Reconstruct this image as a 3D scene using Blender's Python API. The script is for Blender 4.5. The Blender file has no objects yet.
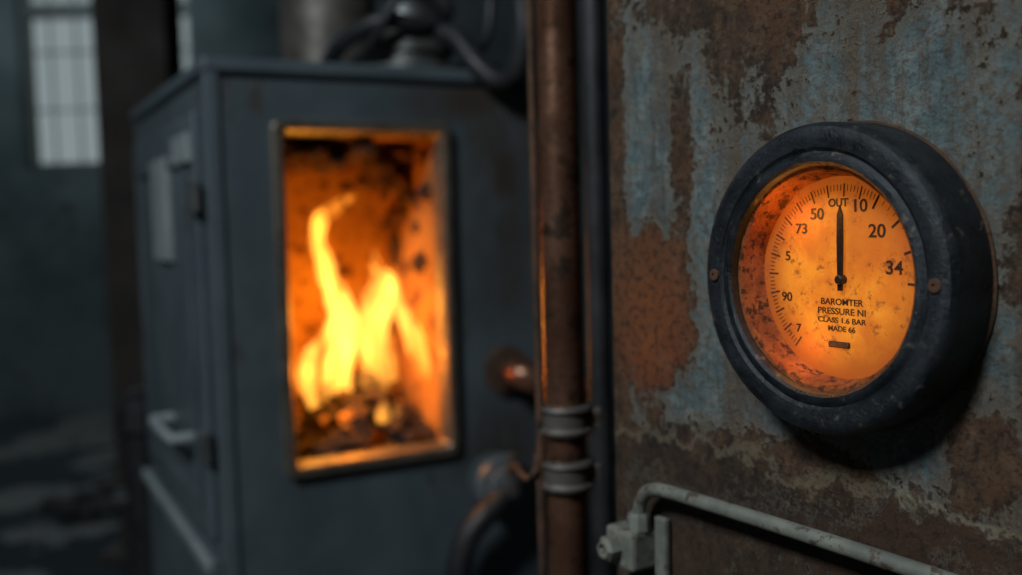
import bpy, bmesh, math, random
from mathutils import Vector, Matrix, noise
random.seed(7)
D=bpy.data; C=bpy.context
EYE=1.3
# ---------------------------------------------------------------- helpers
def link(o,parent=None):
    C.scene.collection.objects.link(o)
    if parent is not None: o.parent=parent
    return o
def empty(name,loc=(0,0,0),rz=0):
    e=D.objects.new(name,None); e.empty_display_size=.05
    e.location=loc; e.rotation_euler=(0,0,rz); return link(e)
def mesh_obj(name,bm,mat,parent=None,smooth=False,loc=(0,0,0)):
    me=D.meshes.new(name); bmesh.ops.recalc_face_normals(bm,faces=bm.faces); bm.to_mesh(me); bm.free()
    if smooth:
        for p in me.polygons: p.use_smooth=True
    o=D.objects.new(name,me); o.location=loc
    if mat: me.materials.append(mat)
    return link(o,parent)
def bm_box(bm,x0,x1,y0,y1,z0,z1):
    v=[bm.verts.new((x,y,z)) for x in(x0,x1) for y in(y0,y1) for z in(z0,z1)]
    for f in((0,1,3,2),(4,6,7,5),(0,4,5,1),(2,3,7,6),(0,2,6,4),(1,5,7,3)): bm.faces.new([v[i] for i in f])
def box(name,b,mat,parent=None,bev=0,seg=2):
    bm=bmesh.new()
    bs=b if isinstance(b[0],(tuple,list)) else [b]
    for q in bs: bm_box(bm,*q)
    o=mesh_obj(name,bm,mat,parent)
    if bev:
        m=o.modifiers.new('b','BEVEL'); m.width=bev; m.segments=seg; m.limit_method='ANGLE'
    return o
def lathe(name,prof,mat,parent=None,axis='Z',loc=(0,0,0),n=64,jit=0,rot=None,cap=True):
    bm=bmesh.new(); rings=[]
    for (r,h) in prof:
        ring=[]
        for i in range(n):
            a=2*math.pi*i/n
            rr=r
            if jit: rr=r+jit*noise.noise(Vector((math.cos(a)*3,math.sin(a)*3,h*60)))
            x,y=rr*math.cos(a),rr*math.sin(a)
            p=(x,y,h) if axis=='Z' else ((x,-h,y) if axis=='Y' else (h,x,y))
            ring.append(bm.verts.new(p))
        rings.append(ring)
    for a,b in zip(rings,rings[1:]):
        for i in range(n): bm.faces.new((a[i],a[(i+1)%n],b[(i+1)%n],b[i]))
    if cap:
        for r_,q in((rings[0],prof[0][0]),(rings[-1],prof[-1][0])):
            if q>1e-6: bm.faces.new(r_)
    bmesh.ops.remove_doubles(bm,verts=bm.verts,dist=1e-6)
    o=mesh_obj(name,bm,mat,parent,True,loc)
    m=o.modifiers.new('e','EDGE_SPLIT'); m.split_angle=math.radians(32)
    if rot: o.rotation_euler=rot
    return o
def catmull(pts,k=8):
    out=[]; P=[pts[0]]+list(pts)+[pts[-1]]
    for i in range(1,len(P)-2):
        for j in range(k):
            t=j/k
            out.append(tuple(.5*((2*P[i][c])+(-P[i-1][c]+P[i+1][c])*t+(2*P[i-1][c]-5*P[i][c]+4*P[i+1][c]-P[i+2][c])*t*t+(-P[i-1][c]+3*P[i][c]-3*P[i+1][c]+P[i+2][c])*t**3) for c in range(len(pts[0]))))
    out.append(tuple(pts[-1])); return out
def tube(name,pts,r,mat,parent=None,n=20,k=8,smoothpath=True,jit=0,flat=1.0):
    P=[tuple(p) if len(p)==4 else (*p,r) for p in pts]
    if smoothpath: P=catmull(P,k)
    bm=bmesh.new(); rings=[]; up=Vector((0.13,1,0.07)).normalized()
    for i,p in enumerate(P):
        a=Vector(P[max(i-1,0)][:3]); b=Vector(P[min(i+1,len(P)-1)][:3]); t=(b-a).normalized()
        e1=t.cross(up).normalized(); e2=e1.cross(t).normalized()
        c=Vector(p[:3]); ring=[]
        for j in range(n):
            an=2*math.pi*j/n
            rr=max(p[3],1e-4)
            q=c+e1*math.cos(an)*rr+e2*math.sin(an)*rr*flat
            if jit: q+=noise.noise_vector(q*28)*jit*min(1,rr/.012)
            ring.append(bm.verts.new(q))
        rings.append(ring)
    for a,b in zip(rings,rings[1:]):
        for i in range(n): bm.faces.new((a[i],a[(i+1)%n],b[(i+1)%n],b[i]))
    bm.faces.new(rings[0]); bm.faces.new(rings[-1])
    return mesh_obj(name,bm,mat,parent,True)
# ---------------------------------------------------------------- shader helper
class N:
    def __init__(s,name):
        s.m=D.materials.new(name); s.m.use_nodes=True; s.t=s.m.node_tree; s.t.nodes.clear()
        s.out=s.t.nodes.new('ShaderNodeOutputMaterial')
        s.tc=s.t.nodes.new('ShaderNodeTexCoord').outputs['Object']
    def n(s,ty,**k):
        x=s.t.nodes.new(ty)
        for a,b in k.items(): setattr(x,a,b)
        return x
    def put(s,sock,v):
        if isinstance(v,bpy.types.NodeSocket): s.t.links.new(v,sock)
        elif isinstance(v,(tuple,list)) and len(v)==3 and sock.type=='RGBA': sock.default_value=(*v,1)
        else: sock.default_value=v
    def math(s,op,a,b=0,c=None,clamp=False):
        x=s.n('ShaderNodeMath',operation=op,use_clamp=clamp); s.put(x.inputs[0],a); s.put(x.inputs[1],b)
        if c is not None: s.put(x.inputs[2],c)
        return x.outputs[0]
    def map(s,loc=(0,0,0),sc=(1,1,1),vec=None):
        x=s.n('ShaderNodeMapping'); s.put(x.inputs['Vector'],vec or s.tc)
        x.inputs['Location'].default_value=loc; x.inputs['Scale'].default_value=sc; return x.outputs[0]
    def noise(s,sc,det=6,rough=.6,vec=None,dist=0,sc3=None,off=(0,0,0)):
        x=s.n('ShaderNodeTexNoise'); s.put(x.inputs['Vector'],vec or s.map(off,sc3 or (1,1,1)))
        x.inputs['Scale'].default_value=sc; x.inputs['Detail'].default_value=det; x.inputs['Roughness'].default_value=rough; x.inputs['Distortion'].default_value=dist
        return x.outputs['Fac']
    def rng(s,v,a,b,c=0,d=1,smooth=True):
        x=s.n('ShaderNodeMapRange',interpolation_type='SMOOTHSTEP' if smooth else 'LINEAR'); s.put(x.inputs['Value'],v)
        for i,q in zip(('From Min','From Max','To Min','To Max'),(a,b,c,d)): x.inputs[i].default_value=q
        return x.outputs[0]
    def mix(s,f,a,b,bt='MIX'):
        x=s.n('ShaderNodeMix',data_type='RGBA',blend_type=bt); s.put(x.inputs[0],f); s.put(x.inputs[6],a); s.put(x.inputs[7],b); return x.outputs[2]
    def ramp(s,v,st):
        x=s.n('ShaderNodeValToRGB'); s.put(x.inputs[0],v); e=x.color_ramp.elements
        while len(e)<len(st): e.new(.5)
        for q,(p,c) in zip(e,st): q.position=p; q.color=(*c,1)
        return x.outputs[0]
    def sep(s,vec=None):
        x=s.n('ShaderNodeSeparateXYZ'); s.put(x.inputs[0],vec or s.tc); return x.outputs
    def blob(s,cx,cz,rx,rz,wob=None):
        o=s.sep(); a=s.math('DIVIDE',s.math('SUBTRACT',o[0],cx),rx); b=s.math('DIVIDE',s.math('SUBTRACT',o[2],cz),rz)
        d=s.math('SQRT',s.math('ADD',s.math('MULTIPLY',a,a),s.math('MULTIPLY',b,b)))
        return s.rng(d,0,1,1,0)
    def bump(s,h,st=.5,dist=.002,nrm=None):
        x=s.n('ShaderNodeBump'); x.inputs['Strength'].default_value=st; x.inputs['Distance'].default_value=dist; s.put(x.inputs['Height'],h)
        if nrm: s.put(x.inputs['Normal'],nrm)
        return x.outputs[0]
    def bsdf(s,col,rough=.5,metal=0,nrm=None,em=None,es=0,spec=.5):
        x=s.n('ShaderNodeBsdfPrincipled'); s.put(x.inputs['Base Color'],col); s.put(x.inputs['Roughness'],rough); s.put(x.inputs['Metallic'],metal)
        s.put(x.inputs['Specular IOR Level'],spec)
        if nrm: s.put(x.inputs['Normal'],nrm)
        if em is not None: s.put(x.inputs['Emission Color'],em); s.put(x.inputs['Emission Strength'],es)
        s.t.links.new(x.outputs[0],s.out.inputs[0]); return s.m
def generic(name,c1,c2,sc=8,rough=.5,metal=0,bs=.3,bd=.002,c3=None,t3=.62):
    s=N(name); f=s.noise(sc,8,.62); col=s.mix(s.rng(f,.35,.65),c1,c2)
    g=s.noise(sc*2.3,10,.7,off=(3,1,2))
    if c3: col=s.mix(s.rng(g,t3,t3+.08),col,c3)
    return s.bsdf(col,s.rng(g,.3,.7,rough-.1,rough+.15),metal,s.bump(s.noise(sc*7,8,.7),bs,bd))
# ---------------------------------------------------------------- materials
def mat_panel():
    s=N('rusted_blue_paint')
    o=s.sep()
    add=lambda a,b:s.math('ADD',a,b); mul=lambda a,b:s.math('MULTIPLY',a,b)
    n1=s.noise(10,14,.70,dist=.4); n2=s.noise(42,12,.74,off=(5,2,1)); n3=s.noise(170,8,.75); n4=s.noise(380,4,.7,off=(3,3,3))
    drip=s.noise(26,10,.68,sc3=(1,1,.16),off=(2,0,0)); drip2=s.noise(75,8,.7,sc3=(1,1,.14),off=(7,0,0))
    paint=s.mix(s.rng(n1,.36,.64),(.105,.150,.155),(.190,.255,.255))
    paint=s.mix(mul(s.rng(n2,.46,.60),.85),paint,(.30,.37,.355))
    paint=s.mix(mul(s.rng(drip,.47,.62),.80),paint,(.125,.082,.050))
    paint=s.mix(mul(s.rng(drip2,.50,.64),.65),paint,(.080,.060,.045))
    paint=s.mix(mul(s.rng(n3,.49,.62),.70),paint,(.050,.043,.035))
    paint=s.mix(mul(s.rng(n4,.56,.68),.35),paint,(.36,.40,.37))
    cov=mul(n1,.42); cov=add(cov,mul(n2,.44)); cov=add(cov,mul(drip,.28)); cov=add(cov,mul(s.math('SUBTRACT',n3,.5),.34))
    for (cx,cz,rx,rz,w) in((.140,.19,.095,.16,.38),(.045,.19,.06,.10,.14),(.0,-.0,.030,.45,.27),(.046,-.068,.062,.085,.36),
                           (.080,.035,.022,.10,.16),(.29,.14,.06,.10,.10),(.33,-.02,.05,.06,.15),(.19,-.150,.13,.032,.20),(.07,-.165,.12,.045,.18),(.295,-.125,.030,.030,.26),(.335,.06,.030,.04,.16),(.245,.105,.02,.03,.12)):
        cov=add(cov,mul(s.blob(cx,cz,rx,rz),w))
    edge=add(o[2],mul(s.math('SUBTRACT',n2,.5),.06)); edge=add(edge,mul(s.math('SUBTRACT',n1,.5),.09))
    low=s.rng(edge,-.160,-.166)
    rust=s.math('MAXIMUM',s.rng(cov,.635,.675),low)
    halo=s.rng(cov,.53,.65)
    rc=s.ramp(s.noise(36,14,.82,off=(1,1,4)),[(.36,(.020,.013,.009)),(.45,(.085,.046,.025)),(.53,(.180,.100,.052)),(.64,(.34,.20,.115))])
    orange=mul(s.blob(.045,-.068,.070,.090),s.rng(n2,.32,.52,.3,1)); 
    rc=s.mix(orange,rc,(.58,.14,.030))
    orange2=mul(s.blob(.03,-.22,.20,.10),s.rng(n1,.42,.58,0,.7)); rc=s.mix(orange2,rc,(.20,.080,.030))
    orange3=s.rng(s.noise(8,8,.6,off=(9,9,9)),.46,.60,0,.5); rc=s.mix(orange3,rc,(.26,.105,.040))
    rc=s.mix(mul(s.rng(n3,.5,.60),.75),rc,(.024,.016,.011))
    rc=s.mix(mul(low,.50),rc,(.035,.020,.013))
    col=s.mix(mul(halo,.70),paint,(.170,.100,.055))
    col=s.mix(rust,col,rc)
    lip=mul(s.rng(cov,.615,.635),s.rng(cov,.650,.635)); col=s.mix(mul(lip,.35),col,(.34,.34,.28))
    lip2=mul(s.rng(edge,-.154,-.159),s.rng(edge,-.164,-.159)); col=s.mix(mul(lip2,.60),col,(.36,.30,.19))
    h=add(mul(s.math('SUBTRACT',1,rust),.9),mul(mul(s.noise(100,12,.85,off=(4,4,4)),rust),2.4)); h=add(h,mul(n3,.8)); h=add(h,mul(n2,1.2)); h=add(h,mul(n1,.6))
    rough=s.rng(rust,0,1,.40,.8)
    return s.bsdf(col,rough,0,s.bump(h,1,.0040))
M_panel=mat_panel()
def mat_furn():
    s=N('furnace_grey_paint'); o=s.sep(); mul=lambda a,b:s.math('MULTIPLY',a,b)
    f=s.noise(5,8,.6); g=s.noise(14,10,.7,off=(3,1,2),sc3=(1,1,.4))
    col=s.mix(s.rng(f,.35,.65),(.070,.092,.104),(.104,.130,.144))
    st=s.math('MAXIMUM',s.blob(.50,1.35,.15,.38),s.blob(.48,.9,.14,.16)); st=s.math('MAXIMUM',st,s.blob(.42,1.5,.2,.08)); col=s.mix(mul(st,s.rng(g,.34,.56,.35,1)),col,(.052,.036,.026))
    col=s.mix(s.rng(g,.55,.64,0,.8),col,(.06,.043,.032))
    return s.bsdf(col,s.rng(g,.3,.7,.4,.65),0,s.bump(s.noise(35,8,.7),.15,.002))
M_furn=mat_furn()
M_furn2=generic('furnace_side_paint',(.090,.116,.132),(.125,.156,.172),4,.42,.1,.1,.001,(.06,.055,.05),.60)
M_rustm=generic('brown_rust',(.05,.026,.015),(.13,.06,.03),20,.8,0,.8,.003,(.03,.02,.015),.55)
M_dark=generic('black_rubber',(.012,.013,.014),(.03,.03,.032),15,.5,0,.2,.001)
M_steel=generic('dull_steel',(.11,.12,.12),(.18,.18,.17),22,.42,.6,.3,.001,(.10,.06,.035),.56)
M_brown=generic('stained_duct',(.10,.09,.08),(.17,.15,.13),12,.5,.5,.3,.001,(.08,.05,.03),.56)
M_pale=generic('pale_conduit_paint',(.14,.145,.12),(.22,.22,.18),45,.5,0,.5,.0010,(.085,.055,.035),.54)
M_bezel=generic('black_bezel_metal',(.010,.013,.016),(.027,.032,.038),55,.34,.3,.7,.0012,(.12,.105,.085),.59)
M_frame=generic('door_frame_metal',(.13,.115,.09),(.21,.18,.14),25,.38,.5,.3,.001,(.12,.06,.03),.56)
M_copper=generic('aged_copper',(.24,.110,.068),(.40,.20,.125),14,.28,.8,.35,.0012,(.10,.060,.042),.53)
M_label=generic('label_plate',(.26,.29,.29),(.35,.38,.38),20,.4)
M_col=generic('dark_column_paint',(.038,.029,.025),(.065,.05,.042),3,.7)
M_wall=generic('grimy_concrete_wall',(.05,.07,.073),(.12,.145,.148),.9,.8,0,.4,.01,(.05,.035,.028),.56)
M_brick=generic('firebrick',(.30,.125,.022),(.44,.205,.040),9,.9,0,.7,.004,(.09,.032,.010),.53)
M_char=generic('charred_crust',(.03,.017,.012),(.14,.055,.022),30,.9,0,1,.004)
M_rub=generic('rubble_concrete',(.03,.03,.028),(.08,.08,.075),12,.9,0,1,.004)
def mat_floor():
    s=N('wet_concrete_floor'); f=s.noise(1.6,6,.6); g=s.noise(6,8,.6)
    wet=s.rng(f,.44,.52); col=s.mix(g,(.050,.043,.036),(.15,.14,.125)); col=s.mix(wet,col,(.025,.028,.030))  # lighter concrete patches in the colour stand in for wet reflections
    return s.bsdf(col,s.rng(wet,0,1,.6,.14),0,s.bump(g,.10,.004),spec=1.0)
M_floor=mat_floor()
def mat_coal():
    s=N('glowing_coals'); n=s.noise(26,8,.7); col=s.ramp(n,[(.35,(.010,.008,.007)),(.6,(.035,.020,.015)),(.8,(.10,.045,.025))])
    e=s.rng(s.noise(15,6,.65,off=(2,3,1)),.56,.68); hot=s.blob(.27,1.0,.18,.13)
    return s.bsdf(col,.9,0,s.bump(n,.8,.004),(1,.19,.012),s.math('MULTIPLY',s.math('MULTIPLY',e,hot),3.2))
def mat_flame():
    s=N('flame_gas'); z=s.sep()[2]
    streak=s.rng(s.noise(24,4,.55,sc3=(1,1,.30),dist=.6),.38,.60,.08,1.4)
    g=s.ramp(s.rng(z,1.0,1.34,smooth=False),[(0,(1,.38,.045)),(.45,(1,.41,.06)),(1,(1,.31,.025))])
    st=s.math('MULTIPLY',s.rng(z,1.0,1.34,66,105,False),streak)
    e=s.n('ShaderNodeEmission'); s.put(e.inputs[0],g); s.put(e.inputs[1],st)
    s.t.links.new(e.outputs[0],s.out.inputs['Volume']); return s.m
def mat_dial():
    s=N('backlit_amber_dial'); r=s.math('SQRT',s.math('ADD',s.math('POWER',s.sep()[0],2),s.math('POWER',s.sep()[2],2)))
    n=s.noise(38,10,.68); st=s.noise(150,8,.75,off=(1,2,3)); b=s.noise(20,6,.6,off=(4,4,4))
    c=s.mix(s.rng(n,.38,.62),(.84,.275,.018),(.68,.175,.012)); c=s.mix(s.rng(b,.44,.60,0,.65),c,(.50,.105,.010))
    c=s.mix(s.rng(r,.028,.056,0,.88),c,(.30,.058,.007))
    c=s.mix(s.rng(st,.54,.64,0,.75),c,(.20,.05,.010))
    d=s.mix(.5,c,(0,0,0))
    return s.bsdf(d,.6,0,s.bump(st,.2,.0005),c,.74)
M_cup=generic('rusty_cup',(.28,.075,.018),(.48,.15,.035),70,.7,.1,1,.003,(.08,.026,.010),.51)
M_ink=generic('dial_ink',(.03,.012,.006),(.07,.022,.010),120,.6,0,.2,.0005,(.16,.045,.012),.58)
M_coal=mat_coal(); M_flame=mat_flame(); M_dial=mat_dial()
# ---------------------------------------------------------------- room
X0,X1,Y0,Y1,H=-4.2,2.6,-3.0,7.0,4.0
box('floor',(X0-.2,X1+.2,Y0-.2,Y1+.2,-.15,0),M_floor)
box('ceiling',(X0-.2,X1+.2,Y0-.2,Y1+.2,H,H+.15),M_wall)
box('wall_left',(X0-.2,X0,Y0,Y1,0,H),M_wall)
box('wall_right',(X1,X1+.2,Y0,Y1,0,H),M_wall)
box('wall_front',(X0-.2,X1+.2,Y0-.2,Y0,0,H),M_wall)
wins=[(-3.38,-2.83),(-2.62,-2.185)]; zb,zt=1.74,3.35
bx=[(X0-.2,X1+.2,Y1,Y1+.25,0,zb),(X0-.2,X1+.2,Y1,Y1+.25,zt,H)]
xs=[X0-.2]+[v for w in wins for v in w]+[X1+.2]
for a,b in zip(xs[::2],xs[1::2]): bx.append((a,b,Y1,Y1+.25,zb,zt))
box('wall_back',bx,M_wall)
for i,(a,b) in enumerate(wins):
    fr=[(a,a+.03,Y1+.08,Y1+.13,zb,zt),(b-.03,b,Y1+.08,Y1+.13,zb,zt),(a,b,Y1+.08,Y1+.13,zb,zb+.03),(a,b,Y1+.08,Y1+.13,zt-.03,zt),(a,b,Y1+.07,Y1+.14,2.78,2.88)]
    for k in range(1,3):
        x=a+(b-a)*k/3; fr.append((x-.003,x+.003,Y1+.09,Y1+.12,zb,zt))
    for k in range(1,4):
        z=zb+(zt-zb)*k/4; fr.append((a,b,Y1+.09,Y1+.12,z-.006,z+.006))
    box('window_%d'%(i+1),fr,M_steel)
cb=empty('steel_column',(-1.45,4.0,0))
box('flange_front',(-.14,.14,-.10,-.08,0.02,H-.01),M_col,cb); box('flange_rear',(-.14,.14,.08,.10,0.02,H-.01),M_col,cb); box('web',(-.015,.015,-.08,.08,0.02,H-.01),M_col,cb); box('foot_plate',(-.2,.2,-.18,.18,0,.02),M_col,cb)
sp=empty('standpipe',(-.93,2.45,0))
lathe('riser',[(.075,0),(.075,.02),(.045,.025),(.045,.80),(.062,.80),(.062,.86),(.048,.88),(.02,.9),(0,.9)],M_dark,sp)
lathe('outlet',[(.03,-.04),(.03,.06),(.042,.06),(.042,.085),(0,.085)],M_dark,sp,'X',(-.03,0,.62))
bm=bmesh.new()
for i in range(40):
    a=random.random()*6.28; r=random.random()**.5*.5
    c=Vector((math.cos(a)*r,math.sin(a)*r*.6,.0)); s_=random.uniform(.03,.09)*(1.1-r)
    ret=bmesh.ops.create_icosphere(bm,subdivisions=2,radius=s_)
    for v in ret['verts']:
        v.co=v.co*(1+.5*noise.noise(v.co*20+c*9)); v.co.z=v.co.z*.6+s_*.45; v.co+=c
mesh_obj('rubble_pile',bm,M_rub,None,False,(-1.75,4.7,0))
# ---------------------------------------------------------------- furnace
FU=empty('furnace',(-.447,1.5,0),math.radians(28))
W,DP,TOP=.60,.774,1.552
oa,ob,oz0,oz1=.113,.372,.920,1.440
cd=.26
box('body',[(0,oa,0,.02,.10,TOP-.03),(ob,W,0,.02,.10,TOP-.03),(oa,ob,0,.02,.10,oz0),(oa,ob,0,.02,oz1,TOP-.03),
            (0,.02,.02,DP,.10,TOP-.03),(W-.02,W,.02,DP,.10,TOP-.03),(.02,W-.02,DP-.02,DP,.10,TOP-.03),(.02,W-.02,.02,DP-.02,.10,.12)],M_furn,FU)
box('plinth',(.03,W-.03,.03,DP-.03,0,.10),M_dark,FU)
box('lid',(-.006,W+.006,-.006,DP+.006,TOP-.022,TOP),M_furn2,FU,.005)
box('front_corner_trim',(-.004,.018,-.005,.02,.10,TOP-.022),M_furn2,FU,.003)
box('firebrick_lining',[(oa-.03,oa,.02,cd,oz0-.03,oz1+.03),(ob,ob+.03,.02,cd,oz0-.03,oz1+.03),(oa-.03,ob+.03,cd,cd+.03,oz0-.03,oz1+.03),
    (oa,ob,.02,cd,oz0-.03,oz0-.005),(oa,ob,.02,cd,oz1,oz1+.03)],M_brick,FU)
def rr(x0,x1,z0,z1,r,n=6):
    pts=[]
    for cx,cz,a0 in((x1-r,z1-r,0),(x0+r,z1-r,90),(x0+r,z0+r,180),(x1-r,z0+r,270)):
        for i in range(n+1):
            a=math.radians(a0+90*i/n); pts.append((cx+r*math.cos(a),cz+r*math.sin(a)))
    return pts
bm=bmesh.new(); loops=[]
for (g,y) in((.021,0),(.021,-.012),(.018,-.015),(.006,-.015),(.002,-.011),(-.003,.012)):
    loops.append([bm.verts.new((x,y,z)) for x,z in rr(oa-g,ob+g,oz0-g,oz1+g,.006+max(g,0)*.5)])
for a,b in zip(loops,loops[1:]):
    for i in range(len(a)): bm.faces.new((a[i],a[(i+1)%len(a)],b[(i+1)%len(b)],b[i]))
o=mesh_obj('door_frame',bm,M_frame,FU,True); m=o.modifiers.new('e','EDGE_SPLIT'); m.split_angle=.6
bm=bmesh.new()
def lump(bm,c,r,sub=2,amp=.5,fr=40,sq=1):
    ret=bmesh.ops.create_icosphere(bm,subdivisions=sub,radius=r); c=Vector(c)
    for v in ret['verts']:
        v.co=v.co*(1+amp*noise.noise(v.co*fr+c*31)); v.co.z*=sq; v.co+=c
for i in range(80):
    x=random.uniform(oa+.005,ob-.01); y=random.uniform(.03,cd-.01)
    lump(bm,(x,y,oz1-.004-random.random()*.034*(1+1.2*(x>.28))),random.uniform(.010,.028),sq=.7)
for i in range(30):
    lump(bm,(ob-.002,random.uniform(.04,.24),oz1-.02-random.random()**1.3*.20),random.uniform(.008,.02))
mesh_obj('charred_crust',bm,M_char,FU)
bm=bmesh.new()
for i in range(210):
    x=random.uniform(oa+.012,ob-.012); y=random.uniform(.028,cd-.015)
    hz=oz0+.006+.105*math.exp(-((x-.265)/.08)**2-((y-.14)/.085)**2)
    lump(bm,(x,y,hz-random.random()*.012),random.uniform(.009,.023),amp=.9,sq=random.uniform(.5,.9))
mesh_obj('coal_bed',bm,M_coal,FU)
box('side_door',(-.012,0,.06,.72,.80,TOP-.075),M_furn2,FU,.004)
box('side_door_inset',[(-.018,-.012,.12,.66,.84,.855),(-.018,-.012,.12,.66,1.40,1.415),(-.018,-.012,.12,.135,.855,1.40),(-.018,-.012,.645,.66,.855,1.40)],M_furn,FU,.002)
box('label_plate',(-.024,-.012,.28,.42,1.24,1.42),M_label,FU,.002)
box('small_plate',(-.022,-.012,.07,.20,1.40,1.445),M_label,FU,.002)
box('lower_access_door',(-.014,0,.04,.74,.14,.775),M_furn2,FU,.004)
box('lower_door_lip',(-.026,-.014,.04,.74,.755,.775),M_label,FU,.003)
tube('side_handle',[(-.012,.16,.95),(-.04,.16,.95),(-.05,.18,.95),(-.05,.34,.95),(-.04,.36,.95),(-.012,.36,.95)],.009,M_label,FU)
for z in(.93,1.32): box('hinge',(-.022,-.010,.03,.075,z,z+.05),M_steel,FU,.003)
lathe('flue_pipe',[(.105,0),(.105,.02),(.095,.02),(.095,.30),(.101,.30),(.101,.32),(.095,.32),(.095,H-TOP-.01)],M_brown,FU,'Z',(.33,.42,TOP))
lathe('top_union',[(.095,0),(.095,.016),(.068,.020),(.068,.040),(.078,.040),(.078,.062),(.056,.066),(.052,.12),(.030,.13),(.028,.22),(0,.222)],M_steel,FU,'Z',(.385,.13,TOP),48)
tube('cable_loop',[(.25,.20,TOP+.02),(.26,.12,TOP+.06),(.31,.06,TOP+.085),(.37,.05,TOP+.08),(.43,.07,TOP+.11),(.44,.15,TOP+.2),(.43,.2,TOP+.4)],.015,M_dark,FU)
tube('feed_hose',[(.40,.08,TOP+.075),(.425,.03,TOP+.06),(.445,-.01,TOP+.01),(.47,-.035,TOP-.02),(.50,-.035,TOP-.012),(.53,-.02,TOP+.03),(.545,.0,TOP+.10),(.55,.03,TOP+.3),(.55,.05,TOP+.8)],.0185,M_dark,FU)
tube('signal_cable',[(.27,.25,TOP+.015),(.285,.12,TOP+.03),(.30,.05,TOP+.07),(.325,.03,TOP+.115),(.37,.03,TOP+.125),(.42,.05,TOP+.07),(.47,.06,TOP+.045),(.52,.08,TOP+.10),(.54,.1,TOP+.4)],.009,M_dark,FU)
box('rear_bracket',(.47,.58,.10,.16,TOP,TOP+.03),M_furn2,FU,.003)
tube('copper_stub',[(.49,-.0,1.035),(.49,-.04,1.035),(.50,-.06,1.03),(.54,-.075,1.015),(.60,-.09,1.0)],.026,M_copper,FU)
lathe('stub_flange',[(.042,0),(.042,.012),(.03,.014),(.03,.02)],M_rustm,FU,'Y',(.49,0,1.035),24)
lathe('drain_valve',[(.046,0),(.046,.010),(.028,.012),(.028,.026),(.048,.027),(.053,.038),(.048,.052),(.034,.055),(.034,.066),(.022,.070),(0,.070)],M_furn2,FU,'Y',(.460,0,.845),32)
box('valve_lever',(.450,.470,-.085,-.070,.83,.905),M_steel,FU,.004)
tube('valve_hose',[(.455,-.060,.835),(.435,-.065,.82),(.405,-.065,.80),(.375,-.06,.76),(.36,-.055,.68),(.350,-.05,.45),(.350,-.05,.12)],.022,M_dark,FU)
FL=empty('fire_flames',(-.447,1.5,0),math.radians(28))
T={'tongue_1':[(.224,.12,1.005,.022),(.231,.11,1.083,.030),(.230,.10,1.142,.026),(.214,.09,1.192,.021),(.195,.085,1.243,.016),(.184,.08,1.283,.016),(.203,.08,1.316,.013),(.232,.08,1.333,.009),(.256,.08,1.345,.001)],
'tongue_2':[(.290,.11,1.005,.020),(.285,.10,1.092,.026),(.296,.10,1.15,.026),(.304,.10,1.195,.021),(.292,.10,1.252,.002)],
'tongue_3':[(.362,.045,1.03,.010),(.350,.055,1.075,.016),(.334,.07,1.125,.015),(.324,.08,1.17,.012),(.318,.08,1.222,.001)],
'tongue_4':[(.169,.07,.992,.012),(.156,.07,1.040,.016),(.170,.075,1.083,.012),(.200,.08,1.13,.008),(.215,.085,1.172,.001)],
'tongue_5':[(.258,.07,1.02,.010),(.262,.07,1.08,.012),(.252,.07,1.13,.008),(.256,.07,1.17,.004),(.250,.075,1.20,.001)],
'tongue_6':[(.195,.10,1.0,.010),(.200,.10,1.05,.012),(.215,.10,1.09,.002)],
'tongue_7':[(.318,.10,1.02,.010),(.312,.10,1.07,.012),(.322,.10,1.11,.002)],
'lick_1':[(.272,.03,.965,.009),(.272,.03,.98,.011),(.275,.03,1.005,.001)],
'lick_2':[(.295,.03,.972,.006),(.296,.03,.982,.007),(.298,.03,.997,.001)]}
for k,p in T.items(): tube(k,p,0,M_flame,FL,n=24,k=7,jit=.008,flat=.8)
def light(name,ty,loc,pw,col,size=.1,parent=None,target=None):
    l=D.lights.new(name,ty); l.energy=pw; l.color=col
    if ty=='AREA': l.size=size
    else: l.shadow_soft_size=size
    o=D.objects.new(name,l); o.location=loc; link(o,parent)
    if target is not None:
        o.rotation_euler=(Vector(target)-Vector(loc)).to_track_quat('-Z','Y').to_euler()
    return o
light('fire_glow','POINT',(.215,.10,1.15),1.5,(1,.38,.03),.035,FL)
light('fire_glow_low','POINT',(.25,.055,1.05),1.0,(1,.27,.02),.025,FL)
# ---------------------------------------------------------------- copper pipe
cp=empty('copper_pipe',(.044,.85,0))
tube('pipe',[(0,0,0,.0175),(0,0,H,.0175)],.0175,M_copper,cp,40,60)
for i,z in enumerate((1.126,1.078)):
    lathe('collar_%d'%(i+1),[(.0175,-.013),(.0235,-.012),(.0245,-.009),(.0215,-.006),(.0215,.006),(.0245,.009),(.0235,.012),(.0175,.013)],M_brown,cp,'Z',(0,0,z),40)
    box('collar_lug_%d'%(i+1),(.018,.031,-.008,.004,z-.009,z+.009),M_brown,cp,.002)
tube('capillary_wire',[(-.022,-.006,H-.01),(-.022,-.006,1.2),(-.024,-.006,1.1),(-.03,.0,1.075),(-.037,.1,1.05),(-.045,.4,.985),(-.055,.7,.90),(-.055,.76,.88)],.0036,M_rustm,cp)
dp=empty('drain_pipe',(.0855,.97,0)); tube('pipe',[(0,0,0),(0,0,H)],.011,M_dark,dp,24,20)
# ---------------------------------------------------------------- rusted cabinet
ED=(.073,.73); A=math.radians(-58)
CB=empty('rusted_steel_cabinet',(ED[0],ED[1],EYE),A)
box('shell',(0,1.35,0,.45,-1.28,.85),M_panel,CB,.004,3)
box('base_channel',(.02,1.33,.02,.43,-1.30,-1.28),M_dark,CB)
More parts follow.
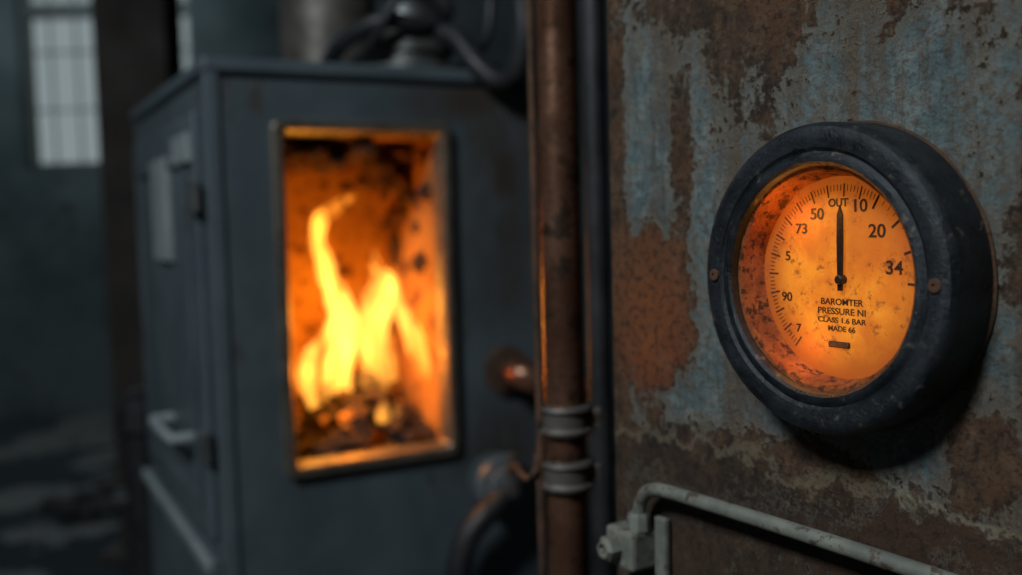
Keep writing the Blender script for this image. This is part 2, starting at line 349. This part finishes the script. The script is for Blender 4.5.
# ---------------------------------------------------------------- gauge
GU=empty('pressure_gauge')
gu,gz=.2180,-.0370
ux,uy=math.cos(A),math.sin(A)
GU.location=(ED[0]+ux*gu,ED[1]+uy*gu,EYE+gz); GU.rotation_euler=(0,0,A)
lathe('bezel',[(.080,0),(.0835,.001),(.0835,.0270),(.0828,.0300),(.0810,.0325),(.0785,.0335),(.0750,.0335),(.0700,.0330),(.0690,.0320),(.0680,.0316),(.0668,.0322),(.0655,.0330),(.0628,.0330),(.0612,.0318),(.0604,.0295),(.0602,.0265)],M_bezel,GU,'Y',n=128,jit=.0004,cap=False)
lathe('cup_wall',[(.0602,.0275),(.0585,.0270),(.0575,.025),(.0562,.014),(.0548,.0105)],M_cup,GU,'Y',n=128,jit=.0008,cap=False)
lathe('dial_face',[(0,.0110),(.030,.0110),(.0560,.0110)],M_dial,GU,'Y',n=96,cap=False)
lathe('back_flange',[(.0,.0),(.0835,.0),(.0845,.0015),(.0835,.003),(.05,.003),(0,.003)],M_rustm,GU,'Y',n=96,jit=.001,cap=False)
for i,an in enumerate((0,180)):
    a=math.radians(an); sx,sz=.0735*math.cos(a),.0735*math.sin(a)
    lathe('bezel_screw_%d'%(i+1),[(.0036,.0325),(.0036,.0342),(.0030,.0348),(.0012,.0348),(.0010,.0338),(0,.0338)],M_rustm,GU,'Y',(sx,0,sz),24)
bm=bmesh.new()
yd=-.0113
def tick(bm,ang,r0,r1,w):
    a=math.radians(ang); d=Vector((math.cos(a),0,math.sin(a))); p=Vector((-math.sin(a),0,math.cos(a)))*w/2
    vs=[bm.verts.new(q+Vector((0,yd,0))) for q in(d*r0-p,d*r0+p,d*r1+p,d*r1-p)]; bm.faces.new(vs)
for i in range(0,66):
    an=232-i*(232-60)/65
    big=i%5==0
    if big: tick(bm,an,.0440,.0510,.0010)
    else: tick(bm,an,.0470,.0505,.0005)
for i in range(16):
    an=60-i*5.2
    tick(bm,an,.0425 if i%4==0 else .0470,.0500,.0014 if i%4==0 else .0004)
mesh_obj('scale_ticks',bm,M_ink,GU)
def text(name,s_,a,b,size,sx=1,rot=0,off=.00012):
    cu=D.curves.new(name,'FONT'); cu.body=s_; cu.size=size; cu.align_x='CENTER'; cu.align_y='CENTER'; cu.extrude=.00015; cu.offset=off
    o=D.objects.new(name,cu); o.data.materials.append(M_ink); link(o,GU)
    o.location=(a,yd-.0001,b); o.rotation_euler=(math.radians(90),math.radians(-rot),0); o.scale=(sx,1,1)
for i,(t_,a,b,sz) in enumerate((('50',-.0155,.0345,.0088),('73',-.0265,.0265,.0080),('5',-.0365,.0110,.0075),('90',-.0375,-.0125,.0072),('7',-.0290,-.0300,.0065),('10',.0130,.0385,.0095),('20',.0240,.0250,.0100),('34',.0345,.0060,.0100))):
    text('numeral_%d'%i,t_,a,b,sz,1.1)
text('unit_text','OUT',-.001,.0405,.0062)
for i,(t_,b,sz,sx) in enumerate((('BAROMTER',-.0135,.0050,1.1),('PRESSURE NI',-.0187,.0050,1.15),('CLASS 1.6 BAR',-.0236,.0042,1.2),('MADE 66',-.0282,.0042,1.1))): text('legend_%d'%i,t_,.001,b,sz,sx,0,.00005)
box('slot_plate',(-.0070,.0070,-.0130,-.0110,-.0385,-.0350),M_ink,GU,.0008)
bm=bmesh.new()
for vs in ([(-.0015,-.007),(.0015,-.007),(.0020,.020),(.0018,.034),(0,.0390),(-.0018,.034),(-.0020,.020)],):
    f=[bm.verts.new((x,-.0140,z)) for x,z in vs]; g=[bm.verts.new((x,-.0130,z)) for x,z in vs]
    bm.faces.new(f); bm.faces.new(g)
    for i in range(len(f)): bm.faces.new((f[i],f[(i+1)%len(f)],g[(i+1)%len(f)],g[i]))
M_need=generic('needle_black',(.008,.007,.006),(.02,.016,.014),60,.4)
o=mesh_obj('needle',bm,M_need,GU); o.location=(.002,0,.0)
lathe('needle_hub',[(.0026,.0110),(.0026,.0150),(.0018,.0158),(0,.0158)],M_need,GU,'Y',(.002,0,-.001),24)
light('dial_lamp','POINT',(-.028,-.024,.034),.024,(1,.36,.06),.008,GU)
light('dial_lamp_low','POINT',(-.02,-.024,-.040),.018,(1,.36,.06),.008,GU)
# ---------------------------------------------------------------- conduit on the cabinet
CO=empty('conduit_pipe',(ED[0],ED[1],EYE-.005),A)
tube('tube',[(.046,-.014,-.237),(.046,-.014,-.212),(.048,-.014,-.196),(.056,-.014,-.186),(.070,-.014,-.182),(.10,-.014,-.181),(.18,-.014,-.180),(.3,-.014,-.180),(.6,-.014,-.182),(1.3,-.014,-.182)],.0047,M_pale,CO,24)
for i,u in enumerate((.42,.85)):
    box('saddle_%d'%i,(u,u+.016,-.020,-.001,-.200,-.164),M_pale,CO,.002)
box('junction_block',(.022,.053,-.026,-.001,-.243,-.215),M_pale,CO,.003)
box('mounting_plate',(.053,.065,-.007,-.001,-.262,-.205),M_pale,CO,.002)
lathe('gland_nut',[(.009,.0),(.009,.008),(.0065,.011),(.0045,.011),(.0035,.008),(0,.008)],M_pale,CO,'Y',(.033,-.026,-.229),6)
lathe('collar_nut',[(.0085,0),(.0085,.009),(.007,.012),(.005,.012)],M_pale,CO,'Z',(.046,-.014,-.215),8)
# ---------------------------------------------------------------- lights
light('ceiling_lamp','AREA',(-1.3,-.7,3.0),50,(.84,.94,1.0),.5,None,(.15,.7,1.25))
light('hall_fill','AREA',(-3.0,5.6,3.8),24,(.70,.90,1.0),1.2,None,(-2.8,5.8,0))  # added fill with no visible source, lifts the back wall and floor
w=D.worlds.new('overcast'); C.scene.world=w; w.use_nodes=True
b=w.node_tree.nodes['Background']; b.inputs[0].default_value=(.66,.80,.83,1); b.inputs[1].default_value=.34
# ---------------------------------------------------------------- camera
cam=D.cameras.new('camera'); co=D.objects.new('camera',cam); link(co)
co.matrix_world=Matrix.Translation((0,0,EYE))@Matrix.Rotation(math.radians(86),4,'X')@Matrix.Rotation(math.radians(-1.5),4,'Z')
cam.lens=35; cam.sensor_width=36; cam.clip_start=.02
cam.dof.use_dof=True; cam.dof.focus_distance=.54; cam.dof.aperture_fstop=3.8
C.scene.camera=co
C.scene.view_settings.view_transform='Standard'
